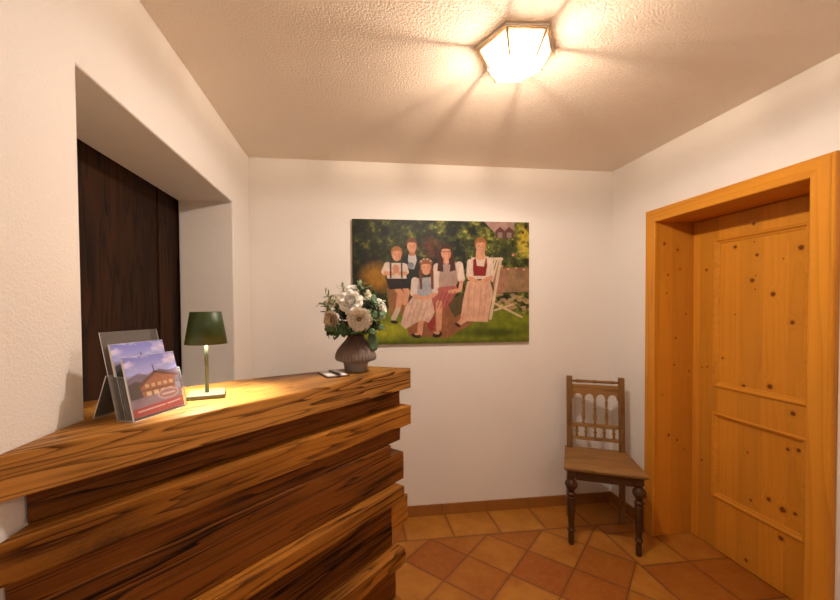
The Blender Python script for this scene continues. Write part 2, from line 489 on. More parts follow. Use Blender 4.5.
def rough_prism(poly, z0, z1, amp=.0035, step=.05, seed=0, chip=0):
    bm = NB(); prism(bm, poly, z0, z1)
    long_e = [e for e in bm.edges]
    for it in range(5):
        es = [e for e in bm.edges if e.calc_length() > step]
        if not es: break
        bmesh.ops.subdivide_edges(bm, edges=es, cuts=1, use_grid_fill=True)
    bm.verts.ensure_lookup_table()
    for v in bm.verts:
        p = v.co * 1.0
        q = Vector((p.x * 5 + seed, p.y * 12, p.z * 14))
        v.co.z += amp * noise.noise(q) * (1 if z0 > .001 else (1 if p.z > z0 + .01 else 0))
        v.co.y += amp * 1.3 * noise.noise(q + Vector((9, 4, seed)))
        if chip:
            e_ = (poly[1][0] - p.x)
            if e_ < .12:
                v.co.x += chip * noise.noise(Vector((p.x * 20, p.y * 30, p.z * 45 + seed)))
                v.co.y += chip * .6 * noise.noise(Vector((p.x * 30, p.y * 30 + 5, p.z * 40 + seed)))
    return bm

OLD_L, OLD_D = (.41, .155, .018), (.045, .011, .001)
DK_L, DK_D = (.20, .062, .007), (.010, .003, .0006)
top_poly = [loc2(p) for p in ((-.644, .764), (.249, 1.639), (.067, 1.728), (-.21, 1.580), (-.434, 1.470), (-.60, 1.340), (-.758, 1.204), (-.90, 1.07), (-.90, 1.026), (-.644, 1.026))]
M_TOP = wood('counter_top_timber', (.53, .24, .05), (.050, .013, .002), 'x', 2.0, 15, 14.0, .06, .95, .9, .42, bumps=.25, random_knots=1.6, crack=1.2)
# top: light oiled surface, strongly figured front
bm = NB(); prism(bm, top_poly, 1.086, CT)
tp = obj('countertop', bm, M_TOP, counter, bevel=.004)
ends = [('2', .053, 1.012, 1.084, 1.226, 3), ('3', 0, .930, 1.010, 1.236, 5), ('4', .016, .870, .928, 1.180, 7), ('5', .012, .817, .8685, 1.115, 9),
        ('5b', .012, .702, .8165, 1.197, 9), ('6', -.030, .645, .700, 1.147, 11), ('7', .020, .443, .643, 1.125, 12), ('8', -.030, .376, .441, 1.150, 14), ('9', .030, .20, .374, 1.160, 16), ('10', .01, .002, .198, 1.17, 18)]
for nm, off, z0, z1, se, sd in ends:
    dp = .19
    poly = [(s_wall(off), off), (se, off), (se, dp), (s_wall(dp), dp)]
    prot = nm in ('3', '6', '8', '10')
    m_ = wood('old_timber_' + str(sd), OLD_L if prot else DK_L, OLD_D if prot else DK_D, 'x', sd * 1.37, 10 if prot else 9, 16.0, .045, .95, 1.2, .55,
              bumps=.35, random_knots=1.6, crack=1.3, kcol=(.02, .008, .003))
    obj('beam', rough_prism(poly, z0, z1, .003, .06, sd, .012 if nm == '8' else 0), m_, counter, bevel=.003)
# a short stub of a rear beam showing past the end of the recessed plank
m_ = wood('old_timber_stub', OLD_L, OLD_D, 'x', 31.0, 7, 9.0, .12, .8, .8, .62, bumps=.3, crack=1)
obj('beam', rough_prism([(1.130, .06), (1.285, .06), (1.285, .18), (1.130, .18)], .462, .585, .002, .05, 4), m_, counter, bevel=.003)

# ------------------------------------------------------------------ ceiling lantern
def make_lantern(name, label, cx, cy, power, phase=-5):
    t = thing(name, label, 'ceiling light', (cx, cy, ZC))
    brass = plain('brass', (.70, .47, .20), .3, 1.0)
    def hexa(r, z): return [Vector((r * math.cos(R(phase + 60 * q)), r * math.sin(R(phase + 60 * q)), z)) for q in range(6)]
    bm = NB(); prism(bm, [(v.x, v.y) for v in hexa(.148, 0)], -.009, -.0005, None)
    obj('ceiling_plate', bm, plain('white_plate', (.8, .74, .65), .5), t, bevel=.002)
    r1 = hexa(.139, -.012); r3 = hexa(.097, -.079)
    bm = NB()
    for ring in (r1, r3):
        for q in range(6): tube(bm, [ring[q], ring[(q + 1) % 6]], .0028, 6)
    for q in range(6):
        tube(bm, [r1[q], r3[q]], .0045, 8)
    obj('frame', bm, brass, t)
    def glass(nm, f_tl, tc, grad=False):
        g = NT(nm)
        tr = g.n('ShaderNodeBsdfTransparent'); tr.inputs[0].default_value = tc
        tl = g.n('ShaderNodeBsdfTranslucent'); tl.inputs[0].default_value = (1, .97, .92, 1)
        gl = g.n('ShaderNodeBsdfGlossy'); gl.inputs['Roughness'].default_value = .08
        mx = g.n('ShaderNodeMixShader'); mx.inputs[0].default_value = f_tl
        if grad:    # pane tint darkened towards the plate to tone down light on the ceiling
            z_ = g.sep(g.coord())[2]
            f_ = g.rng(z_, -.070, -.016, .90, .10)
            g.put(tr.inputs[0], g.mix(f_, (.0, .0, .0), tc))
        g.t.links.new(tr.outputs[0], mx.inputs[1]); g.t.links.new(tl.outputs[0], mx.inputs[2])
        m2 = g.n('ShaderNodeMixShader'); m2.inputs[0].default_value = .06
        g.t.links.new(mx.outputs[0], m2.inputs[1]); g.t.links.new(gl.outputs[0], m2.inputs[2])
        g.t.links.new(m2.outputs[0], g.out.inputs[0]); return g
    g = glass('cut_glass', .05, (.97, .96, .94, 1)); side_glass = glass('ceiling_dimming_glass', .05, (1, .95, .88, 1), True).m
    def pane(vs, gm=None):
        bm = NB(); c = sum(vs, Vector()) / len(vs)
        n_ = (vs[1] - vs[0]).cross(vs[2] - vs[0]).normalized()
        f = [bm.verts.new(c + (v - c) * .985 + n_ * .001) for v in vs]
        b_ = [bm.verts.new(c + (v - c) * .985 - n_ * .001) for v in vs]
        bm.faces.new(f); bm.faces.new(b_[::-1])
        for q in range(len(vs)): bm.faces.new((f[q], f[(q + 1) % len(vs)], b_[(q + 1) % len(vs)], b_[q]))
        obj('glass_pane', bm, gm or g.m, t)
    for q in range(6):
        pane([r1[q], r1[(q + 1) % 6], r3[(q + 1) % 6], r3[q]], side_glass)
    pane(r3)
    em = NT('bulb_glow'); e = em.n('ShaderNodeEmission'); e.inputs[0].default_value = (1, .86, .66, 1); e.inputs[1].default_value = 60
    em.t.links.new(e.outputs[0], em.out.inputs[0])
    for bx_, by_ in ((-.032, .012), (.032, -.012)):
        bm = NB(); lathe(bm, [(.004, -.063), (.009, -.061), (.012, -.055), (.012, -.045), (.008, -.036), (.007, -.0145)], 16, (bx_, by_, 0))
        obj('bulb', bm, em.m, t, smooth=True)
        light('bulb_light', 'POINT', (bx_, by_, -.071), power / 2, LAMP_COL, t, shadow_soft_size=.009)
    return t
make_lantern('ceiling_lantern', 'hexagonal brass and glass lantern glowing on the ceiling', 0.612, 1.387, CEIL_LAMP_W)
make_lantern('ceiling_lantern', 'added unseen hexagonal lantern behind the viewer, fill light for the room', .8, -.9, REAR_FILL_W)  # added out of view to give the room soft fill light

# ------------------------------------------------------------------ table lamp
M_OLIVE = plain('olive_painted_metal', (.034, .062, .012), .45, var=.04)
M_OLIVEP = plain('pale_olive_metal', (.125, .135, .08), .45, var=.04)
lx, ly = -.437, 1.216
tl = thing('table_lamp', 'small cordless table lamp with olive green shade, lit, on the counter', 'lamp', (lx, ly, CT), R(16))
bm = NB(); box(bm, -.05, .05, -.05, .05, .0005, .012); obj('base', bm, M_OLIVEP, tl, bevel=.0015)
bm = NB(); lathe(bm, [(.0052, .012), (.0052, .245)], 16); obj('stem', bm, M_OLIVEP, tl, smooth=True)
bm = NB()
ro, rt, zb, zt = .059, .043, .158, .253
lathe(bm, [(ro, zb), (rt, zt), (rt - .0015, zt + .001), (rt - .003, zt - .001), (ro - .002, zb), (ro, zb)], 48, cap=False)
bmesh.ops.remove_doubles(bm, verts=bm.verts, dist=1e-5)
shade = obj('lamp_shade', bm, M_OLIVE, tl, smooth=True)
em = NT('led_white'); e = em.n('ShaderNodeEmission'); e.inputs[0].default_value = (1, .9, .72, 1); e.inputs[1].default_value = 9
em.t.links.new(e.outputs[0], em.out.inputs[0])
bm = NB(); lathe(bm, [(.0385, .246), (.0385, .2515)], 32); obj('diffuser', bm, em.m, shade)
light('led_light', 'POINT', (0, 0, .205), DESK_W, (1, .93, .84), tl, shadow_soft_size=.012)

# ------------------------------------------------------------------ painted prints (real flat things)
rs = np.random.RandomState(4)
def vnoise(X, Y, s, seed):
    r_ = np.random.RandomState(seed); G = r_.rand(64, 64)
    x = (X / s) % 63; y = (Y / s) % 63
    i = x.astype(int); j = y.astype(int); fx = x - i; fy = y - j
    fx = fx * fx * (3 - 2 * fx); fy = fy * fy * (3 - 2 * fy)
    return (G[i, j] * (1 - fx) + G[i + 1, j] * fx) * (1 - fy) + (G[i, j + 1] * (1 - fx) + G[i + 1, j + 1] * fx) * fy
def fbm(X, Y, s, seed, o=4):
    t_ = 0; a_ = .5; tot = 0
    for k_ in range(o):
        t_ = t_ + a_ * vnoise(X, Y, s / 2 ** k_, seed + k_); tot += a_; a_ *= .62
    return t_ / tot

class Paint:
    def __init__(s, x0, x1, y0, y1, nx, ny):
        s.X, s.Y = np.meshgrid(np.linspace(x0, x1, nx), np.linspace(y0, y1, ny), indexing='ij')
        s.C = np.zeros((nx, ny, 3)); s.nx, s.ny = nx, ny
        s.soft = 1.4
    def col(s, c): return (np.array(c, float) / 255) ** 2.2
    def put(s, mask, c, var=0, seed=1, vs=14):
        c = s.col(c) if not isinstance(c, np.ndarray) else c
        m = np.clip(mask, 0, 1)[..., None]
        cc = c
        if var: cc = c * (1 + var * (2 * fbm(s.X, s.Y, vs, seed, 3) - 1))[..., None]
        s.C = s.C * (1 - m) + cc * m
    def ell(s, cx, cy, rx, ry, c, ang=0, **k):
        a = math.radians(ang); dx = s.X - cx; dy = s.Y - cy
        u = (dx * math.cos(a) + dy * math.sin(a)) / rx; v = (-dx * math.sin(a) + dy * math.cos(a)) / ry
        d = (np.sqrt(u * u + v * v) - 1) * min(rx, ry)
        s.put(.5 - d / s.soft, c, **k)
    def poly(s, pts, c, **k):
        # signed distance to a polygon
        d = np.full(s.X.shape, 1e9); ins = np.zeros(s.X.shape, bool)
        n = len(pts)
        for i in range(n):
            x1, y1 = pts[i]; x2, y2 = pts[(i + 1) % n]
            ex, ey = x2 - x1, y2 - y1
            t_ = np.clip(((s.X - x1) * ex + (s.Y - y1) * ey) / (ex * ex + ey * ey + 1e-9), 0, 1)
            d = np.minimum(d, np.hypot(s.X - x1 - t_ * ex, s.Y - y1 - t_ * ey))
            if y1 != y2:
                cond = ((y1 > s.Y) != (y2 > s.Y)) & (s.X < (x2 - x1) * (s.Y - y1) / (y2 - y1) + x1)
                ins ^= cond
        s.put(.5 - np.where(ins, -d, d) / s.soft, c, **k)
    def line(s, pts, r, c, r2=None, **k):
        for i in range(len(pts) - 1):
            (x1, y1), (x2, y2) = pts[i], pts[i + 1]
            ex, ey = x2 - x1, y2 - y1
            t_ = np.clip(((s.X - x1) * ex + (s.Y - y1) * ey) / (ex * ex + ey * ey + 1e-9), 0, 1)
            rr = r if r2 is None else r + (r2 - r) * t_
            s.put(.5 - (np.hypot(s.X - x1 - t_ * ex, s.Y - y1 - t_ * ey) - rr) / s.soft, c, **k)
    def mesh(s, fn):
        """grid mesh; fn(u, v) -> point with u, v in 0..1 (v downwards)"""
        nx, ny = s.nx, s.ny
        U, V = np.meshgrid(np.linspace(0, 1, nx), np.linspace(0, 1, ny), indexing='ij')
        co = np.stack(fn(U, V), -1).reshape(-1, 3)
        idx = np.arange(nx * ny).reshape(nx, ny)
        q = np.stack([idx[:-1, :-1], idx[:-1, 1:], idx[1:, 1:], idx[1:, :-1]], -1).reshape(-1, 4)
        me = bpy.data.meshes.new('print')
        me.from_pydata(co.tolist(), [], q.tolist())
        at = me.color_attributes.new('ink', 'FLOAT_COLOR', 'POINT')
        c4 = np.ones((nx * ny, 4), np.float32); c4[:, :3] = s.C.reshape(-1, 3)
        at.data.foreach_set('color', c4.ravel())
        me.update(); return me

def ink_mat(name, rough=.5, gain=1.0):
    k = NT(name); a = k.n('ShaderNodeVertexColor'); a.layer_name = 'ink'
    g = k.mix(1.0, a.outputs[0], (gain, gain, gain), 'MULTIPLY')
    return k.fin(g, rough, .3)

def family_print():
    P = Paint(52, 792, 47, 562, 400, 280)
    X, Y = P.X, P.Y
    n = fbm(X, Y, 46, 3, 5); n2 = fbm(X, Y, 15, 21, 3)
    # hedge, darker on the left, sunny in the middle and right
    dark = P.col((20, 28, 14)); mid = P.col((100, 108, 42)); hi = P.col((206, 196, 84))
    t_ = np.clip((n - .32) * 2.6, 0, 1) * np.clip((n2 - .15) * 1.7, 0, 1)
    sun = np.clip((X - 330) / 140, 0, 1) * .75 + .35
    t_ = np.clip(t_ * sun * 1.7, 0, 1)[..., None]
    P.C = dark * (1 - t_) + mid * t_
    h_ = np.clip((n2 - .58) * 5, 0, 1) * np.clip((n - .45) * 4, 0, 1) * sun
    P.C = P.C * (1 - h_[..., None]) + hi * h_[..., None]
    # left deep shade, ornamental grass
    m = np.clip(1 - np.hypot((X - 90) / 110, (Y - 220) / 110), 0, 1); P.put(m * .8, (14, 18, 12))
    m = np.clip(1.5 - 1.5 * np.hypot((X - 150) / 85, (Y - 285) / 75), 0, 1) * (0.5 + .7 * fbm(X * 3, Y, 12, 8, 3)); P.put(m, (176, 122, 34))
    # reddish shrub behind, house roof, stone wall
    m = np.clip(1.4 - 1.4 * np.hypot((X - 372) / 55, (Y - 165) / 68), 0, 1) * np.clip((fbm(X, Y, 13, 30) - .3) * 3, 0, 1); P.put(m, (110, 56, 44))
    P.poly([(595, 47), (730, 47), (725, 95), (640, 92)], (178, 140, 128), var=.25)
    for cx in (665, 705):
        P.poly([(cx - 20, 118), (cx - 20, 85), (cx, 68), (cx + 20, 85), (cx + 20, 118)], (104, 66, 58)); P.poly([(cx - 10, 116), (cx - 10, 92), (cx + 10, 92), (cx + 10, 116)], (150, 130, 118))
    m = np.clip(1.3 - 1.3 * np.hypot((X - 690) / 80, (Y - 175) / 75), 0, 1) * np.clip((n2 - .2) * 3, 0, 1); P.put(m, (44, 54, 34))
    m = np.clip(1.4 - 1.4 * np.hypot((X - 775) / 45, (Y - 120) / 95), 0, 1) * np.clip((n2 - .3) * 3, 0, 1); P.put(m, (216, 186, 60))
    P.poly([(640, 245), (792, 240), (792, 345), (640, 350)], (150, 118, 84), var=.35, vs=30)
    P.poly([(625, 250), (690, 250), (680, 350), (640, 355)], (170, 118, 92), var=.15)
    for i in range(26):
        r_ = rs.rand(4); P.ell(640 + 150 * r_[0], 352 + 70 * r_[1], 8 + 9 * r_[2], 5 + 4 * r_[3], (150 + 40 * r_[2], 128 + 30 * r_[2], 100), var=.2)
    for (px, py) in ((722, 188), (672, 236), (700, 248), (735, 244), (770, 250)): P.ell(px, py, 6, 5, (228, 138, 124))
    # lawn
    m = np.clip((Y - (415 + .04 * (X - 400) + 12 * np.sin(X / 60))) / 14, 0, 1)
    P.put(m, (118, 128, 30), var=.45, seed=12, vs=26)
    m2 = np.clip(1.5 - 1.5 * np.hypot((X - 640) / 190, (Y - 520) / 26), 0, 1); P.put(m2 * .75, (56, 66, 16))
    m2 = np.clip((Y - 545) / 14, 0, 1); P.put(m2 * .6, (60, 66, 18))
    m2 = np.clip(1.5 - 1.5 * np.hypot((X - 190) / 120, (Y - 505) / 45), 0, 1); P.put(m2 * .8, (176, 178, 44), var=.2)
    # chair of slats on the right, stone bench under the group
    P.line([(668, 205), (622, 460)], 6, (222, 196, 164)); P.line([(618, 205), (672, 205)], 6, (226, 200, 168))
    for xx in (632, 644, 656): P.line([(xx, 210), (xx - 26, 300)], 4, (226, 198, 166))
    P.line([(640, 395), (760, 455)], 4, (222, 190, 150)); P.line([(640, 425), (720, 400)], 4, (222, 190, 150))
    P.poly([(250, 430), (520, 380), (560, 470), (440, 540), (280, 530)], (150, 96, 62), var=.3)
    P.poly([(188, 330), (280, 340), (270, 440), (200, 440)], (150, 104, 66), var=.3)
    P.poly([(440, 400), (500, 350), (520, 420), (470, 455)], (88, 74, 42))
    skin = (222, 158, 122); skin_d = (190, 122, 88); white = (228, 208, 190)
    def head(cx, cy, r, hair, long=0, side=0):
        if long: P.poly([(cx - r * 1.15, cy - r * .4), (cx - r * 1.5, cy + r * long), (cx - r * .5, cy + r * long * 1.05), (cx, cy), (cx + r * .6, cy + r * long * 1.05), (cx + r * 1.6, cy + r * long * .95), (cx + r * 1.15, cy - r * .4)], hair, var=.25)
        P.ell(cx, cy - r * .35, r * 1.02, r * 1.12, hair)
        P.ell(cx, cy + r * .12, r * .82, r * 1.08, skin)
        P.poly([(cx - r * .9, cy - r * .5), (cx - r * .5, cy - r * 1.15), (cx + r * .5, cy - r * 1.15), (cx + r * .9, cy - r * .45), (cx + r * .3, cy - r * .62), (cx - r * .4, cy - r * .6)], hair)
        for s_ in (-1, 1): P.ell(cx + s_ * r * .34, cy + r * .02, r * .12, r * .07, (84, 52, 40))
        P.ell(cx, cy + r * .3, r * .1, r * .12, skin_d)
        P.ell(cx, cy + r * .62, r * .26, r * .10, (168, 84, 70)); P.ell(cx, cy + r * .59, r * .2, r * .05, (236, 210, 192))
        P.ell(cx + r * .55, cy + r * .25, r * .25, r * .7, (206, 138, 104))
    # man standing behind, waistcoat over white shirt
    P.poly([(252, 205), (275, 192), (310, 190), (334, 205), (336, 300), (330, 330), (258, 330)], (34, 40, 34), var=.2)
    P.poly([(278, 190), (308, 190), (312, 215), (300, 250), (284, 250), (276, 215)], (204, 196, 190))
    P.ell(287, 236, 14, 14, (128, 132, 140)); P.poly([(281, 165), (305, 165), (305, 195), (281, 195)], skin_d)
    head(292, 154, 23, (112, 72, 44))
    # boy on the left in leather shorts
    P.line([(215, 300), (245, 355), (232, 420)], 13, skin, 11); P.line([(250, 305), (272, 345), (262, 390)], 11, skin)
    P.line([(232, 420), (216, 455)], 11, (206, 184, 158)); P.ell(218, 470, 15, 7, (48, 30, 24), 10)
    P.poly([(182, 282), (272, 282), (280, 330), (200, 335)], (44, 38, 36), var=.2)
    P.poly([(195, 225), (260, 225), (270, 290), (190, 290)], white, var=.08); P.line([(192, 235), (180, 262)], 13, white); P.line([(262, 238), (268, 262)], 11, white)
    P.line([(183, 268), (215, 268)], 8, skin); P.line([(266, 268), (240, 268)], 8, skin); P.ell(226, 250, 15, 18, (208, 146, 118))
    for xx in (205, 250): P.line([(xx, 228), (xx, 285)], 3.2, (50, 44, 40))
    head(230, 190, 23, (172, 116, 66))
    # woman seated on the right, red bodice and long pale apron
    P.poly([(524, 300), (620, 295), (634, 345), (610, 475), (520, 470), (490, 490), (505, 380)], (222, 172, 142), var=.12, vs=18)
    for xx in (530, 555, 580, 602): P.line([(xx + 3, 318), (xx - 8, 455)], 1.6, (198, 142, 114))
    P.poly([(540, 200), (615, 195), (622, 290), (540, 292)], (228, 204, 180)); P.poly([(545, 215), (560, 200), (565, 235), (595, 238), (604, 198), (612, 215), (602, 278), (550, 278)], (138, 32, 28), var=.15)
    P.line([(536, 220), (532, 275)], 13, (230, 206, 184)); P.line([(620, 212), (626, 272)], 13, (230, 206, 184))
    P.line([(533, 288), (560, 300)], 9, skin); P.line([(626, 285), (590, 300)], 9, skin)
    P.poly([(562, 168), (598, 168), (600, 205), (575, 212), (560, 202)], skin)
    head(581, 151, 25, (166, 106, 56))
    P.line([(505, 455), (484, 484)], 8, skin); P.ell(482, 486, 14, 7, (60, 36, 30), 30)
    # woman in the middle, long brown hair, pink apron
    P.poly([(395, 225), (480, 220), (500, 270), (470, 330), (400, 335), (385, 290)], (178, 146, 132), var=.1)
    P.line([(395, 240), (388, 300), (392, 345)], 14, (232, 208, 190)); P.line([(490, 232), (498, 290)], 15, (232, 208, 190))
    P.poly([(405, 325), (478, 320), (482, 345), (420, 430), (388, 430), (362, 385), (385, 345)], (176, 92, 84), var=.15)
    P.line([(404, 395), (402, 500)], 14, skin, 11); P.line([(498, 305), (492, 338), (450, 345)], 8, skin)
    P.ell(396, 525, 20, 13, (52, 32, 28), -12); P.ell(394, 517, 12, 7, skin)
    head(434, 180, 25, (72, 38, 26), long=3.1); P.line([(416, 176), (452, 176)], 1.4, (60, 36, 30))
    P.poly([(420, 230), (452, 230), (446, 290), (428, 292)], (176, 148, 136)); P.poly([(424, 196), (444, 196), (446, 226), (422, 226)], skin)
    for xx in (408, 424, 442, 460): P.line([(xx + 12, 345), (xx - 14, 415)], 1.5, (142, 66, 60))
    # girl seated in front with plaits and a pale skirt
    P.line([(330, 455), (322, 520)], 11, skin); P.line([(352, 450), (372, 500)], 10, (150, 56, 48)); P.ell(308, 528, 20, 10, (54, 34, 28), 10); P.ell(312, 521, 12, 5, skin)
    P.poly([(290, 370), (370, 362), (385, 430), (366, 478), (330, 462), (262, 500), (244, 480), (262, 410)], (218, 182, 160), var=.16, vs=11)
    for xx in (282, 302, 322, 344): P.line([(xx + 14, 385), (xx - 12, 465)], 1.5, (186, 144, 124))
    P.poly([(362, 470), (384, 440), (388, 486), (352, 500)], (146, 52, 46))
    P.poly([(298, 290), (378, 282), (384, 370), (300, 376)], (166, 168, 170), var=.1)
    P.line([(304, 298), (298, 350)], 14, (224, 204, 192)); P.line([(376, 292), (388, 345)], 12, (224, 204, 192)); P.line([(300, 362), (340, 372)], 8, skin); P.line([(386, 355), (350, 372)], 8, skin)
    head(350, 244, 25, (150, 92, 52))
    for xx in (327, 374): P.line([(xx, 258), (xx + 2, 330)], 7, (118, 66, 40), 5)
    for i in range(9):
        a = R(200 + 17 * i); P.ell(350 + 25 * math.cos(a), 232 + 24 * math.sin(a), 5, 4, (206, 170, 140) if i % 2 else (150, 90, 80))
    # printed grain of cloth folds, foliage and soft dapples
    g_ = 1 + .38 * (fbm(X, Y, 20, 77, 4) - .5) + .30 * (fbm(X * 2.2, Y * .7, 14, 91, 2) - .5)
    P.C = np.clip(P.C * g_[..., None], 0, 1)
    return P

pic = thing('canvas_picture', 'wide unframed canvas photograph of five seated people in a sunny garden', 'picture', (.6135, YB, 1.603))
HW, HH = .611, .415
M_CANV = plain('canvas_edge', (.70, .62, .50), .8)
bm = NB(); box(bm, -HW, HW, -.0235, -.0015, -HH, HH); obj('stretched_canvas', bm, M_CANV, pic)
P = family_print()
me = P.mesh(lambda u, v: (-HW + 2 * HW * u, np.full(u.shape, -.0240), HH - 2 * HH * v))
me.materials.append(ink_mat('canvas_ink', .55, .74))
o = bpy.data.objects.new('printed_image', me); C.objects.link(o); o.parent = pic

# ------------------------------------------------------------------ brochure holder and brochures
holder = thing('brochure_holder', 'clear acrylic leaflet holder standing on the counter beside the wall', 'leaflet holder', (-.503 + .079 * math.cos(R(68.8)), .955 + .079 * math.sin(R(68.8)), CT), R(68.8))
def acrylic():
    g = NT('clear_acrylic')
    tr = g.n('ShaderNodeBsdfTransparent'); tr.inputs[0].default_value = (.99, .985, .98, 1)
    gl = g.n('ShaderNodeBsdfGlossy'); gl.inputs['Roughness'].default_value = .06
    df = g.n('ShaderNodeBsdfDiffuse'); df.inputs[0].default_value = (.9, .88, .86, 1)
    fr = g.n('ShaderNodeFresnel'); fr.inputs[0].default_value = 1.35
    mx = g.n('ShaderNodeMixShader'); g.t.links.new(fr.outputs[0], mx.inputs[0])
    g.t.links.new(tr.outputs[0], mx.inputs[1]); g.t.links.new(gl.outputs[0], mx.inputs[2])
    m2 = g.n('ShaderNodeMixShader'); m2.inputs[0].default_value = .06
    g.t.links.new(mx.outputs[0], m2.inputs[1]); g.t.links.new(df.outputs[0], m2.inputs[2])
    g.t.links.new(m2.outputs[0], g.out.inputs[0]); return g.m
def acr_edge():
    g = NT('polished_acrylic_edge')
    g.b.inputs['Base Color'].default_value = (.92, .90, .88, 1); g.b.inputs['Roughness'].default_value = .25
    return g.m
M_ACR, M_EDGE = acrylic(), acr_edge()
TH = .0022
def slab(p, q, r_, s_, th, nrm):
    """plate through four corners with an edge of its own material"""
    bm = NB(); n_ = Vector(nrm).normalized() * th
    a = [bm.verts.new(Vector(c)) for c in (p, q, r_, s_)]; b = [bm.verts.new(Vector(c) + n_) for c in (p, q, r_, s_)]
    bm.faces.new(a); bm.faces.new(b[::-1])
    for i in range(4): bm.faces.new((a[i], a[(i + 1) % 4], b[(i + 1) % 4], b[i])).material_index = 1
    return bm
# local frame: x along the width (to the right seen from the room), y backwards; panels lean back
W2 = .079; TL = .24
def pt(x_, d, z_): return (x_, d + z_ * TL, z_ + .0005)
nb = Vector((0, -1, TL))
HB, HF, DEP = .208, .104, .050
obj('back_panel', slab(pt(-W2, DEP, 0), pt(W2, DEP, 0), pt(W2, DEP, HB), pt(-W2, DEP, HB), TH, -nb), [M_ACR, M_EDGE], holder)
obj('front_panel', slab(pt(-W2, 0, 0), pt(W2, 0, 0), pt(W2, 0, HF), pt(-W2, 0, HF), TH, -nb), [M_ACR, M_EDGE], holder)
obj('divider', slab(pt(-W2, .025, 0), pt(W2, .025, 0), pt(W2, .025, HF + .035), pt(-W2, .025, HF + .035), .0015, -nb), [M_ACR, M_EDGE], holder)
for s_ in (-1, 1):
    obj('side_panel', slab(pt(s_ * W2, TH, 0), pt(s_ * W2, DEP, 0), pt(s_ * W2, DEP, HF), pt(s_ * W2, TH, HF), TH, (s_, 0, 0)), [M_ACR, M_EDGE], holder)
obj('bottom_panel', slab(pt(-W2, 0, 0), pt(W2, 0, 0), pt(W2, DEP, 0), pt(-W2, DEP, 0), TH, (0, 0, 1)), [M_ACR, M_EDGE], holder)
y_h = DEP + .10 * TL + .004
obj('easel_foot', slab((-W2, y_h + .004, .105), (W2, y_h + .004, .105), (W2, y_h + .045, .0005), (-W2, y_h + .045, .0005), TH, (0, 1, .3)), [M_ACR, M_EDGE], holder)

def cover():
    P = Paint(0, 100, 0, 141, 110, 126); P.soft = 1.2
    X, Y = P.X, P.Y
    P.put(np.ones(X.shape), (112, 118, 190)); P.put(np.clip((Y - 0) / 55, 0, 1) * .7, (186, 186, 220))
    c_ = np.clip((fbm(X, Y * 2, 40, 5) - .5) * 5, 0, 1) * np.clip(1 - Y / 60, 0, 1); P.put(c_, (214, 206, 226))
    P.poly([(0, 52), (22, 40), (40, 50), (62, 38), (82, 46), (100, 40), (100, 80), (0, 80)], (118, 108, 136), var=.3)
    P.poly([(0, 66), (14, 58), (30, 66), (32, 140), (0, 140)], (50, 50, 56), var=.5)
    P.poly([(20, 70), (52, 44), (97, 60), (90, 68), (88, 104), (24, 104)], (164, 98, 62), var=.4, vs=9)
    P.poly([(14, 72), (52, 40), (100, 58), (98, 63), (53, 47), (20, 77)], (92, 44, 30))
    P.line([(52, 40), (51, 26)], .9, (60, 50, 60))
    for i in range(5): P.poly([(30 + 12 * i, 70), (37 + 12 * i, 70), (37 + 12 * i, 78), (30 + 12 * i, 78)], (226, 190, 140))
    P.line([(24, 84), (88, 84)], 1.6, (110, 54, 36))
    for i in range(4): P.poly([(30 + 14 * i, 88), (39 + 14 * i, 88), (39 + 14 * i, 98), (30 + 14 * i, 98)], (236, 214, 176))
    P.poly([(0, 100), (100, 96), (100, 122), (0, 122)], (150, 130, 150), var=.4)
    P.ell(72, 102, 22, 13, (222, 196, 190)); P.ell(72, 102, 19, 10.5, (170, 120, 124)); P.line([(60, 102), (84, 102)], 2, (232, 214, 208))
    P.poly([(0, 122), (100, 116), (100, 141), (0, 141)], (186, 58, 62))
    for x0, x1, y_ in ((10, 60, 129), (66, 92, 127)): P.line([(x0, y_), (x1, y_ - 2)], 1.6, (240, 206, 204))
    return P
cov = cover()
M_COV = ink_mat('brochure_ink', .3, 1.25); M_PAPER = plain('paper', (.82, .80, .78), .7, var=.02)
def brochure(label, depth, x_off, z_off):
    t = thing('brochure', label, 'brochure', holder.location, holder.rotation_euler.z, 'brochures in the acrylic holder')
    BW, BH, TK = .074, .142, .006
    def q(x_, d, z_): return (x_ + x_off, depth + d + (z_ + z_off) * TL, z_ + z_off + .003)
    bm = NB()
    v = [bm.verts.new(q(x_, d, z_)) for d in (.0002, TK) for x_, z_ in ((-BW, 0), (BW, 0), (BW, BH), (-BW, BH))]
    for f in ((0, 1, 2, 3), (7, 6, 5, 4), (0, 4, 5, 1), (1, 5, 6, 2), (2, 6, 7, 3), (3, 7, 4, 0)): bm.faces.new([v[i] for i in f])
    pg = obj('pages', bm, M_PAPER, t)
    me = cov.mesh(lambda u, vv: q(-BW + 2 * BW * u, -.0002, BH * (1 - vv)))
    me.materials.append(M_COV)
    o = bpy.data.objects.new('cover', me); C.objects.link(o); o.parent = pg
    return t
brochure('brochure with chalet under blue sky in front pocket of the clear holder', .007, .001, .003)
brochure('brochure standing higher in the rear pocket of the clear holder', .033, -.001, .034)

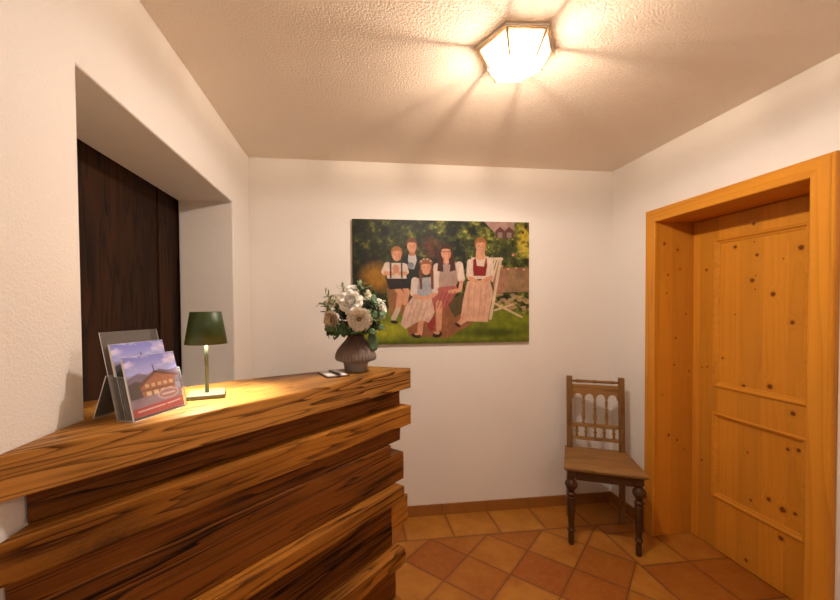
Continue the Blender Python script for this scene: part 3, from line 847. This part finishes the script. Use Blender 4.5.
# ------------------------------------------------------------------ notepad and pen
pad = thing('notepad', 'small white notepad with dark border lying on the counter by the vase', 'notepad', (-.078, 1.527, CT), R(20))
bm = NB(); box(bm, -.046, .046, -.066, .066, .0005, .004); obj('backing', bm, plain('brown_leather', (.09, .04, .025), .5), pad, bevel=.001)
bm = NB(); box(bm, -.039, .039, -.059, .059, .0042, .0065); obj('paper', bm, M_PAPER, pad)
pen = thing('pen', 'dark ballpoint pen lying across the white notepad', 'pen', (-.070, 1.502, CT + .0110), R(-64))
bm = NB(); tube(bm, [(-.055, 0, 0), (.050, 0, 0)], .0042, 12); barrel = obj('barrel', bm, plain('dark_pen', (.03, .018, .014), .35), pen, smooth=True)
bm = NB(); tube(bm, [(.0502, 0, 0), (.060, 0, 0)], [.0040, .0012], 12); obj('tip', bm, plain('pen_tip', (.5, .45, .4), .3, 1), pen, smooth=True)
bm = NB(); box(bm, -.052, -.018, -.0016, .0016, .0046, .0060); obj('clip', bm, plain('pen_clip', (.4, .3, .2), .3, 1), barrel)

# ------------------------------------------------------------------ vase
VX, VY = .012, 1.600
vase = thing('vase', 'ribbed smoky grey glass vase on the right end of the counter', 'vase', (VX, VY, CT))
k = NT('smoky_glass')
zc = k.sep(k.coord())[2]
colr = k.ramp(k.ma('DIVIDE', zc, .15), [(0, (.46, .42, .38)), (.3, (.37, .32, .28)), (.62, (.25, .17, .14)), (1, (.14, .06, .05))])
k.fin(colr, .18); k.b.inputs['Transmission Weight'].default_value = .35; k.b.inputs['IOR'].default_value = 1.2
bm = NB()
prof = [(.040, .0005), (.046, .003), (.050, .030), (.053, .038), (.080, .048), (.084, .056), (.082, .072), (.074, .090), (.062, .106), (.048, .122), (.038, .134), (.034, .144), (.036, .152), (.0335, .152), (.031, .144), (.034, .134), (.044, .122), (.058, .106), (.070, .090), (.077, .072), (.078, .056), (.048, .044), (.040, .010)]
lathe(bm, prof, 144, rib=(36, .022, 4, 10))
obj('vase_body', bm, k.m, vase, smooth=True)

# ------------------------------------------------------------------ flowers
rnd = random.Random(7)
M_STEM = plain('green_stem', (.10, .16, .05), .5)
def leaf_mat(name, a):
    return plain(name, a, .5, var=.35, sc=22)
M_LEAF = leaf_mat('dark_green_leaf', (.060, .12, .040)); M_LEAF2 = leaf_mat('grey_green_leaf', (.19, .24, .12))
def petal(bm, base, dirv, up, length, width, curl, cup=.3, n=5, mpow=.6):
    """curved cupped petal from base, growing along dirv and bending towards up"""
    d = Vector(dirv).normalized(); u = Vector(up).normalized()
    side = d.cross(u).normalized(); rows = []
    for i in range(n + 1):
        t_ = i / n
        p = Vector(base) + d * (length * t_) + u * (curl * length * t_ * t_)
        wd = width * (math.sin(math.pi * min(1, t_ * .82 + .09)) ** mpow)
        row = []
        for j in range(-2, 3):
            s_ = j / 2
            row.append(bm.verts.new(p + side * (wd * s_) + u * (cup * wd * s_ * s_)))
        rows.append(row)
    for a, b in zip(rows, rows[1:]):
        for j in range(4): bm.faces.new((a[j], a[j + 1], b[j + 1], b[j]))
def orient(z):
    z = Vector(z).normalized(); ref = Vector((0, 0, 1)) if abs(z.z) < .9 else Vector((1, 0, 0))
    x_ = ref.cross(z).normalized(); return x_, z.cross(x_), z
def solid(o, th=.0006):
    m_ = o.modifiers.new('thick', 'SOLIDIFY'); m_.thickness = th
def stem_obj(t, head_local, back):
    # from the flower head down into the vase neck; local to the flower's own origin (the vase mouth)
    bm = NB()
    h_ = Vector(head_local); q = h_ - Vector(back).normalized() * .02
    pts = [h_ - Vector(back).normalized() * .004, q, Vector((q.x * .35, q.y * .35, .0)), Vector((rnd.uniform(-.012, .012), rnd.uniform(-.012, .012), -.03)), Vector((rnd.uniform(-.015, .015), rnd.uniform(-.015, .015), -.09))]
    tube(bm, pts, .0022, 6); obj('stem', bm, M_STEM, t, smooth=True)
def rose(label, pos, face, rad, col, kind='rose'):
    t = thing(kind, label, 'flower', (VX, VY, CT + .150), 0, None)
    mat = plain('petal_' + kind, col, .55, var=.05)
    mat.node_tree.nodes['Principled BSDF'].inputs['Subsurface Weight'].default_value = .1
    x_, y_, z_ = orient(face); P0 = Vector(pos)
    bm = NB()
    rings = ((.12, 4, .15, 1.15), (.28, 5, .30, 1.0), (.45, 6, .50, .9), (.65, 7, .75, .75), (.85, 8, 1.0, .55), (1.0, 9, 1.25, .3)) if kind == 'rose' else None
    if kind == 'rose':
        for r_i, (rr, cnt, lean, hh) in enumerate(rings):
            for i in range(cnt):
                a = 2 * math.pi * (i / cnt) + r_i * .7
                out = x_ * math.cos(a) + y_ * math.sin(a)
                b_ = P0 + out * rad * rr * .55 - z_ * rad * .25
                d = (z_ * hh + out * lean * .8)
                petal(bm, b_, d, -out if r_i < 4 else out * .2 + z_ * .4, rad * (.62 + .12 * r_i * .5), rad * (.32 + .055 * r_i), .22 if r_i < 4 else -.35, .35)
    else:
        for r_i, (n_, tilt, ln) in enumerate(((18, 0.12, 1.0), (16, .4, .85), (14, .75, .65), (9, 1.2, .4))):
            for i in range(n_):
                a = 2 * math.pi * (i + .5 * (r_i % 2)) / n_ + rnd.uniform(-.06, .06)
                out = x_ * math.cos(a) + y_ * math.sin(a)
                petal(bm, P0 + out * rad * .12, out + z_ * tilt, z_, rad * ln * rnd.uniform(.88, 1.05), rad * .25, .15, .3, 4)
    o_ = obj('petals', bm, mat, t, smooth=True, recalc=False); solid(o_)
    if kind != 'rose':
        bm = NB(); bmesh.ops.create_icosphere(bm, subdivisions=2, radius=rad * .2, matrix=Matrix.Translation(P0 + z_ * rad * .12))
        obj('flower_center', bm, plain('flower_heart', (.23, .14, .05), .8, var=.4, sc=200), t, smooth=True)
    stem_obj(t, P0 - z_ * rad * .2, z_)
    return t
def vp(x, z, y): return (x - VX, y - VY, z - CT - .150)    # helper in room metres
WH = (.84, .80, .72); CRM = (.70, .60, .46)
rose('largest open white rose at the front centre of the bouquet', vp(-.008, 1.462, 1.535), (-.15, -1, .35), .038, WH)
rose('white rose at the top of the bouquet', vp(.004, 1.508, 1.60), (0, -.5, 1), .034, WH)
rose('white rose facing right at the edge of the bouquet', vp(.122, 1.430, 1.61), (1, -.5, .2), .034, WH)
rose('cream dahlia with brown heart below the large white rose', vp(.026, 1.390, 1.52), (.05, -1, -.1), .046, CRM, 'dahlia')
rose('beige dahlia hanging at the left side of the bouquet', vp(-.078, 1.385, 1.555), (-.8, -.8, -.15), .040, (.62, .50, .36), 'dahlia')
rose('pale cream rose at the upper right of the bouquet', vp(.050, 1.495, 1.585), (.4, -.5, .9), .033, (.74, .68, .50))
rose('small cream rose at the upper left of the bouquet', vp(-.085, 1.465, 1.60), (-.6, -.6, .7), .030, (.74, .68, .52))

def sprig(label, tip, mat, nl, ll, lw, spread=1.0, arc=.03, start=.25):
    t = thing('foliage_sprig', label, 'foliage', (VX, VY, CT + .150), 0, 'green sprigs in the bouquet')
    tip = Vector(tip); pts = []
    s0 = Vector((rnd.uniform(-.012, .012), rnd.uniform(-.012, .012), -.08))
    for i in range(9):
        u = i / 8
        p = s0.lerp(tip, u); p.z += arc * math.sin(math.pi * u) * 1.2
        if p.z < .01: p.x *= .6; p.y *= .6
        pts.append(p)
    bm = NB(); tube(bm, pts, .0016, 5); obj('twig', bm, M_STEM, t, smooth=True)
    bm = NB()
    for i in range(nl):
        u = start + (1 - start) * i / max(1, nl - 1); f = u * 8; a = min(7, int(f)); p = pts[a].lerp(pts[a + 1], f - a)
        if p.z < .012: continue
        d = (pts[a + 1] - pts[a]).normalized(); x_, y_, z_ = orient(d)
        for q in range(2):
            an = rnd.uniform(0, 6.28); out = (x_ * math.cos(an) + y_ * math.sin(an)) * spread + d * rnd.uniform(.3, .8)
            petal(bm, p, out, d, ll * rnd.uniform(.7, 1.15), lw * rnd.uniform(.8, 1.2), rnd.uniform(-.2, .3), .15, 4, .8)
    o_ = obj('leaves', bm, mat, t, smooth=True, recalc=False); solid(o_, .0004)
    return t
SP = [(.085, 1.455, 1.545, 0), (.105, 1.41, 1.56, 0), (.075, 1.40, 1.53, 0), (.09, 1.48, 1.62, 0), (.06, 1.35, 1.53, 0), (-.07, 1.35, 1.52, 0),
      (-.10, 1.42, 1.60, 1), (-.105, 1.49, 1.58, 1), (-.04, 1.52, 1.60, 1), (.035, 1.535, 1.60, 1), (.12, 1.46, 1.57, 1), (-.035, 1.35, 1.52, 0),
      (.10, 1.36, 1.56, 0), (-.12, 1.455, 1.56, 1), (0, 1.43, 1.60, 0), (.05, 1.44, 1.68, 0), (-.06, 1.44, 1.68, 0), (.045, 1.52, 1.56, 0), (-.095, 1.34, 1.56, 0)]
SPL = ['dark leafy sprig between the large white rose and the right rose', 'dark leafy sprig just left of the right-hand white rose',
       'dark leafy sprig to the right of the brown-hearted cream dahlia', 'dark leafy sprig at the upper right behind the small cream rose',
       'dark leafy sprig beneath the cream dahlia, above the vase mouth', 'dark leafy sprig beneath the beige dahlia on the left',
       'grey green narrow sprig furthest out at left above the beige dahlia', 'grey green narrow sprig at the top left corner of the bouquet',
       'grey green narrow sprig just left of the topmost white rose', 'grey green narrow sprig rising highest, right of the topmost rose',
       'grey green narrow sprig above the right-hand white rose', 'dark leafy sprig between the two dahlias at the bottom',
       'dark leafy sprig low on the right above the broad hanging leaf', 'grey green narrow sprig behind the small cream rose at upper left',
       'dark leafy sprig in the middle behind the large white rose', 'dark leafy sprig at the far side, right of centre',
       'dark leafy sprig at the far side, left of centre', 'dark leafy sprig at the very top beside the pale cream rose',
       'dark leafy sprig lowest at left, pointing down past the beige dahlia']
for (x_, z_, y_, kd), lab in zip(SP, SPL):
    tip = vp(x_, z_, y_)
    sprig(lab, tip, M_LEAF if kd == 0 else M_LEAF2, 16 if kd == 0 else 12, .034 if kd == 0 else .028, .0135 if kd == 0 else .0055)['group'] = 'dark leafy sprigs in the bouquet' if kd == 0 else 'grey green narrow sprigs in the bouquet'
# one broad hanging leaf at the lower right
t = thing('broad_leaf', 'single broad green leaf hanging from the right of the bouquet', 'leaf', (VX, VY, CT + .150))
bm = NB(); petal(bm, (.062, -.03, .008), (.18, -.05, -1), (.2, -1, 0), .072, .022, .1, .25, 8, .8)
o_ = obj('leaf_blade', bm, M_LEAF, t, smooth=True, recalc=False); solid(o_)
bm = NB(); tube(bm, [(.062, -.03, .008), (.045, -.02, .03), (.012, -.005, .0), (.004, 0, -.06)], .0016, 5); obj('leaf_stalk', bm, M_STEM, t, smooth=True)

# ------------------------------------------------------------------ antique chair
CH_L, CH_D = (.30, .155, .048), (.09, .040, .012)
M_CHX = wood('worn_walnut_x', CH_L, CH_D, 'x', 1.5, 10, 7, .15, .6, .7, .5, bumps=.12)
M_CHZ = wood('worn_walnut_z', (.22, .11, .034), (.075, .032, .009), 'z', 2.5, 10, 9, .2, .6, .6, .5, bumps=.1)
M_CHD = wood('dark_turned_wood', (.075, .032, .011), (.022, .009, .004), 'z', 3.5, 9, 9, .2, .6, .5, .4, bumps=.1)
chair = thing('antique_chair', 'antique wooden chair with turned legs and spindle back in the corner', 'chair', (1.4495, 2.053, 0), R(-26))
legp = [(.0125, 0), (.015, .006), (.0165, .03), (.017, .06), (.013, .075), (.021, .083), (.023, .092), (.017, .100), (.014, .108), (.0155, .115), (.020, .19), (.0235, .26), (.024, .285),
        (.018, .295), (.026, .303), (.026, .311), (.017, .320), (.018, .330), (.032, .352), (.036, .366), (.032, .380), (.020, .396), (.017, .404), (.025, .412), (.025, .418)]
for s_ in (-1, 1):
    bm = NB(); lathe(bm, legp[:-1], 20, (s_ * .178, .012, 0), True)
    box(bm, s_ * .178 - .021, s_ * .178 + .021, -.009, .033, .412, .452)
    obj('leg', bm, M_CHD, chair, smooth=False, bevel=.001)
def post(s_):
    bm = NB()
    prof = [(.352, 0), (.355, .20), (.350, .44), (.362, .62), (.392, .955)]
    rows = []
    for y_, z_ in prof:
        h_ = .017 if z_ < .44 else .016
        wv = .017 if z_ < .44 else .0175
        xx = s_ * (.160 if z_ < .44 else .158)
        rows.append([bm.verts.new((xx + a, y_ + b, z_)) for a, b in ((-wv, -h_), (wv, -h_), (wv, h_), (-wv, h_))])
    for a, b in zip(rows, rows[1:]):
        for i in range(4): bm.faces.new((a[i], a[(i + 1) % 4], b[(i + 1) % 4], b[i]))
    bm.faces.new(rows[0][::-1]); bm.faces.new(rows[-1])
    obj('back_leg', bm, M_CHZ, chair, bevel=.003)
post(-1); post(1)
# seat board with moulded double edge
sf, sb, y0, y1 = .222, .186, -.022, .372
def trap(g): return [(-sf - g, y0 - g), (sf + g, y0 - g), (sb + g * .6, y1), (-sb - g * .6, y1)]
def seat_poly(g, notch=True): return trap(g)
bm = NB(); prism(bm, seat_poly(-.008), .452, .462); prism(bm, seat_poly(.0), .462, .476); obj('seat', bm, M_CHX, chair, bevel=.004, seg=3)
bm = NB()
box(bm, -.157, .157, -.004, .016, .400, .4515)
for s_ in (-1, 1):
    box(bm, s_ * .178 - .010, s_ * .178 + .010, .034, .333, .400, .4515)
box(bm, -.141, .141, .340, .360, .400, .4515)
obj('apron', bm, M_CHD, chair, bevel=.002)
def yb(z_): return .350 + (z_ - .44) * .082
def rail(z0, z1, hw=.139, d=.011):
    bm = NB(); ya, yc = yb(z0), yb(z1)
    v = [bm.verts.new(p) for p in ((-hw, ya - d, z0), (hw, ya - d, z0), (hw, ya + d, z0), (-hw, ya + d, z0), (-hw, yc - d, z1), (hw, yc - d, z1), (hw, yc + d, z1), (-hw, yc + d, z1))]
    for f in ((3, 2, 1, 0), (4, 5, 6, 7), (0, 1, 5, 4), (1, 2, 6, 5), (2, 3, 7, 6), (3, 0, 4, 7)): bm.faces.new([v[i] for i in f])
    obj('back_rail', bm, M_CHX, chair, bevel=.003)
# top rod
bm = NB(); zz = .922; tube(bm, [(-.140, yb(zz), zz), (-.12, yb(zz), zz), (-.115, yb(zz), zz), (-.02, yb(zz), zz), (0, yb(zz), zz), (.02, yb(zz), zz), (.115, yb(zz), zz), (.12, yb(zz), zz), (.140, yb(zz), zz)], [.008, .008, .011, .009, .0115, .009, .011, .008, .008], 12)
obj('top_rod', bm, M_CHX, chair, smooth=True)
# arcade rail: straight top, four arches cut in its lower edge
bm = NB(); z_t, z_b, z_a = .885, .805, .842
n_a = 4; wa = .278 / n_a
pts = [(-.139, z_t), (-.139, z_b)]
for i in range(n_a):
    cx = -.139 + wa * (i + .5); r_ = wa / 2 - .0065
    for q in range(9):
        a = math.pi - math.pi * q / 8
        pts.append((cx + r_ * math.cos(a), z_b + .002 + (r_ + .006) * math.sin(a)))
pts += [(.139, z_b), (.139, z_t)]
fv = [bm.verts.new((x_, yb(z_) - .010, z_)) for x_, z_ in pts]; bv = [bm.verts.new((x_, yb(z_) + .010, z_)) for x_, z_ in pts]
bm.faces.new(fv); bm.faces.new(bv[::-1])
for i in range(len(pts)): bm.faces.new((fv[i], fv[(i + 1) % len(pts)], bv[(i + 1) % len(pts)], bv[i]))
obj('arched_rail', bm, M_CHX, chair)
rail(.880, .900, .139, .013)
rail(.618, .642); rail(.532, .552)
def spindle(x_, z0, z1, k_=1.0):
    L = z1 - z0; bm = NB()
    pr = [(.006, 0), (.009, .04), (.006, .08), (.0085, .14), (.011, .26), (.0085, .42), (.006, .55), (.010, .60), (.006, .65), (.008, .80), (.010, .90), (.006, .95), (.007, 1)] if L > .1 else [(.006, 0), (.009, .15), (.006, .3), (.011, .5), (.006, .7), (.009, .85), (.006, 1)]
    lathe(bm, [(r_ * k_, t_ * L) for r_, t_ in pr], 14)
    for v in bm.verts:
        z_ = z0 + v.co.z; v.co = Vector((v.co.x + x_, v.co.y + yb(z_), z_))
    obj('spindle', bm, M_CHX, chair, smooth=True)
for i in range(1, 4): spindle(-.139 + wa * i, .643, .806)
for i in range(5): spindle(-.139 + .278 * (i + .5) / 5 , .553, .617, 1.05)
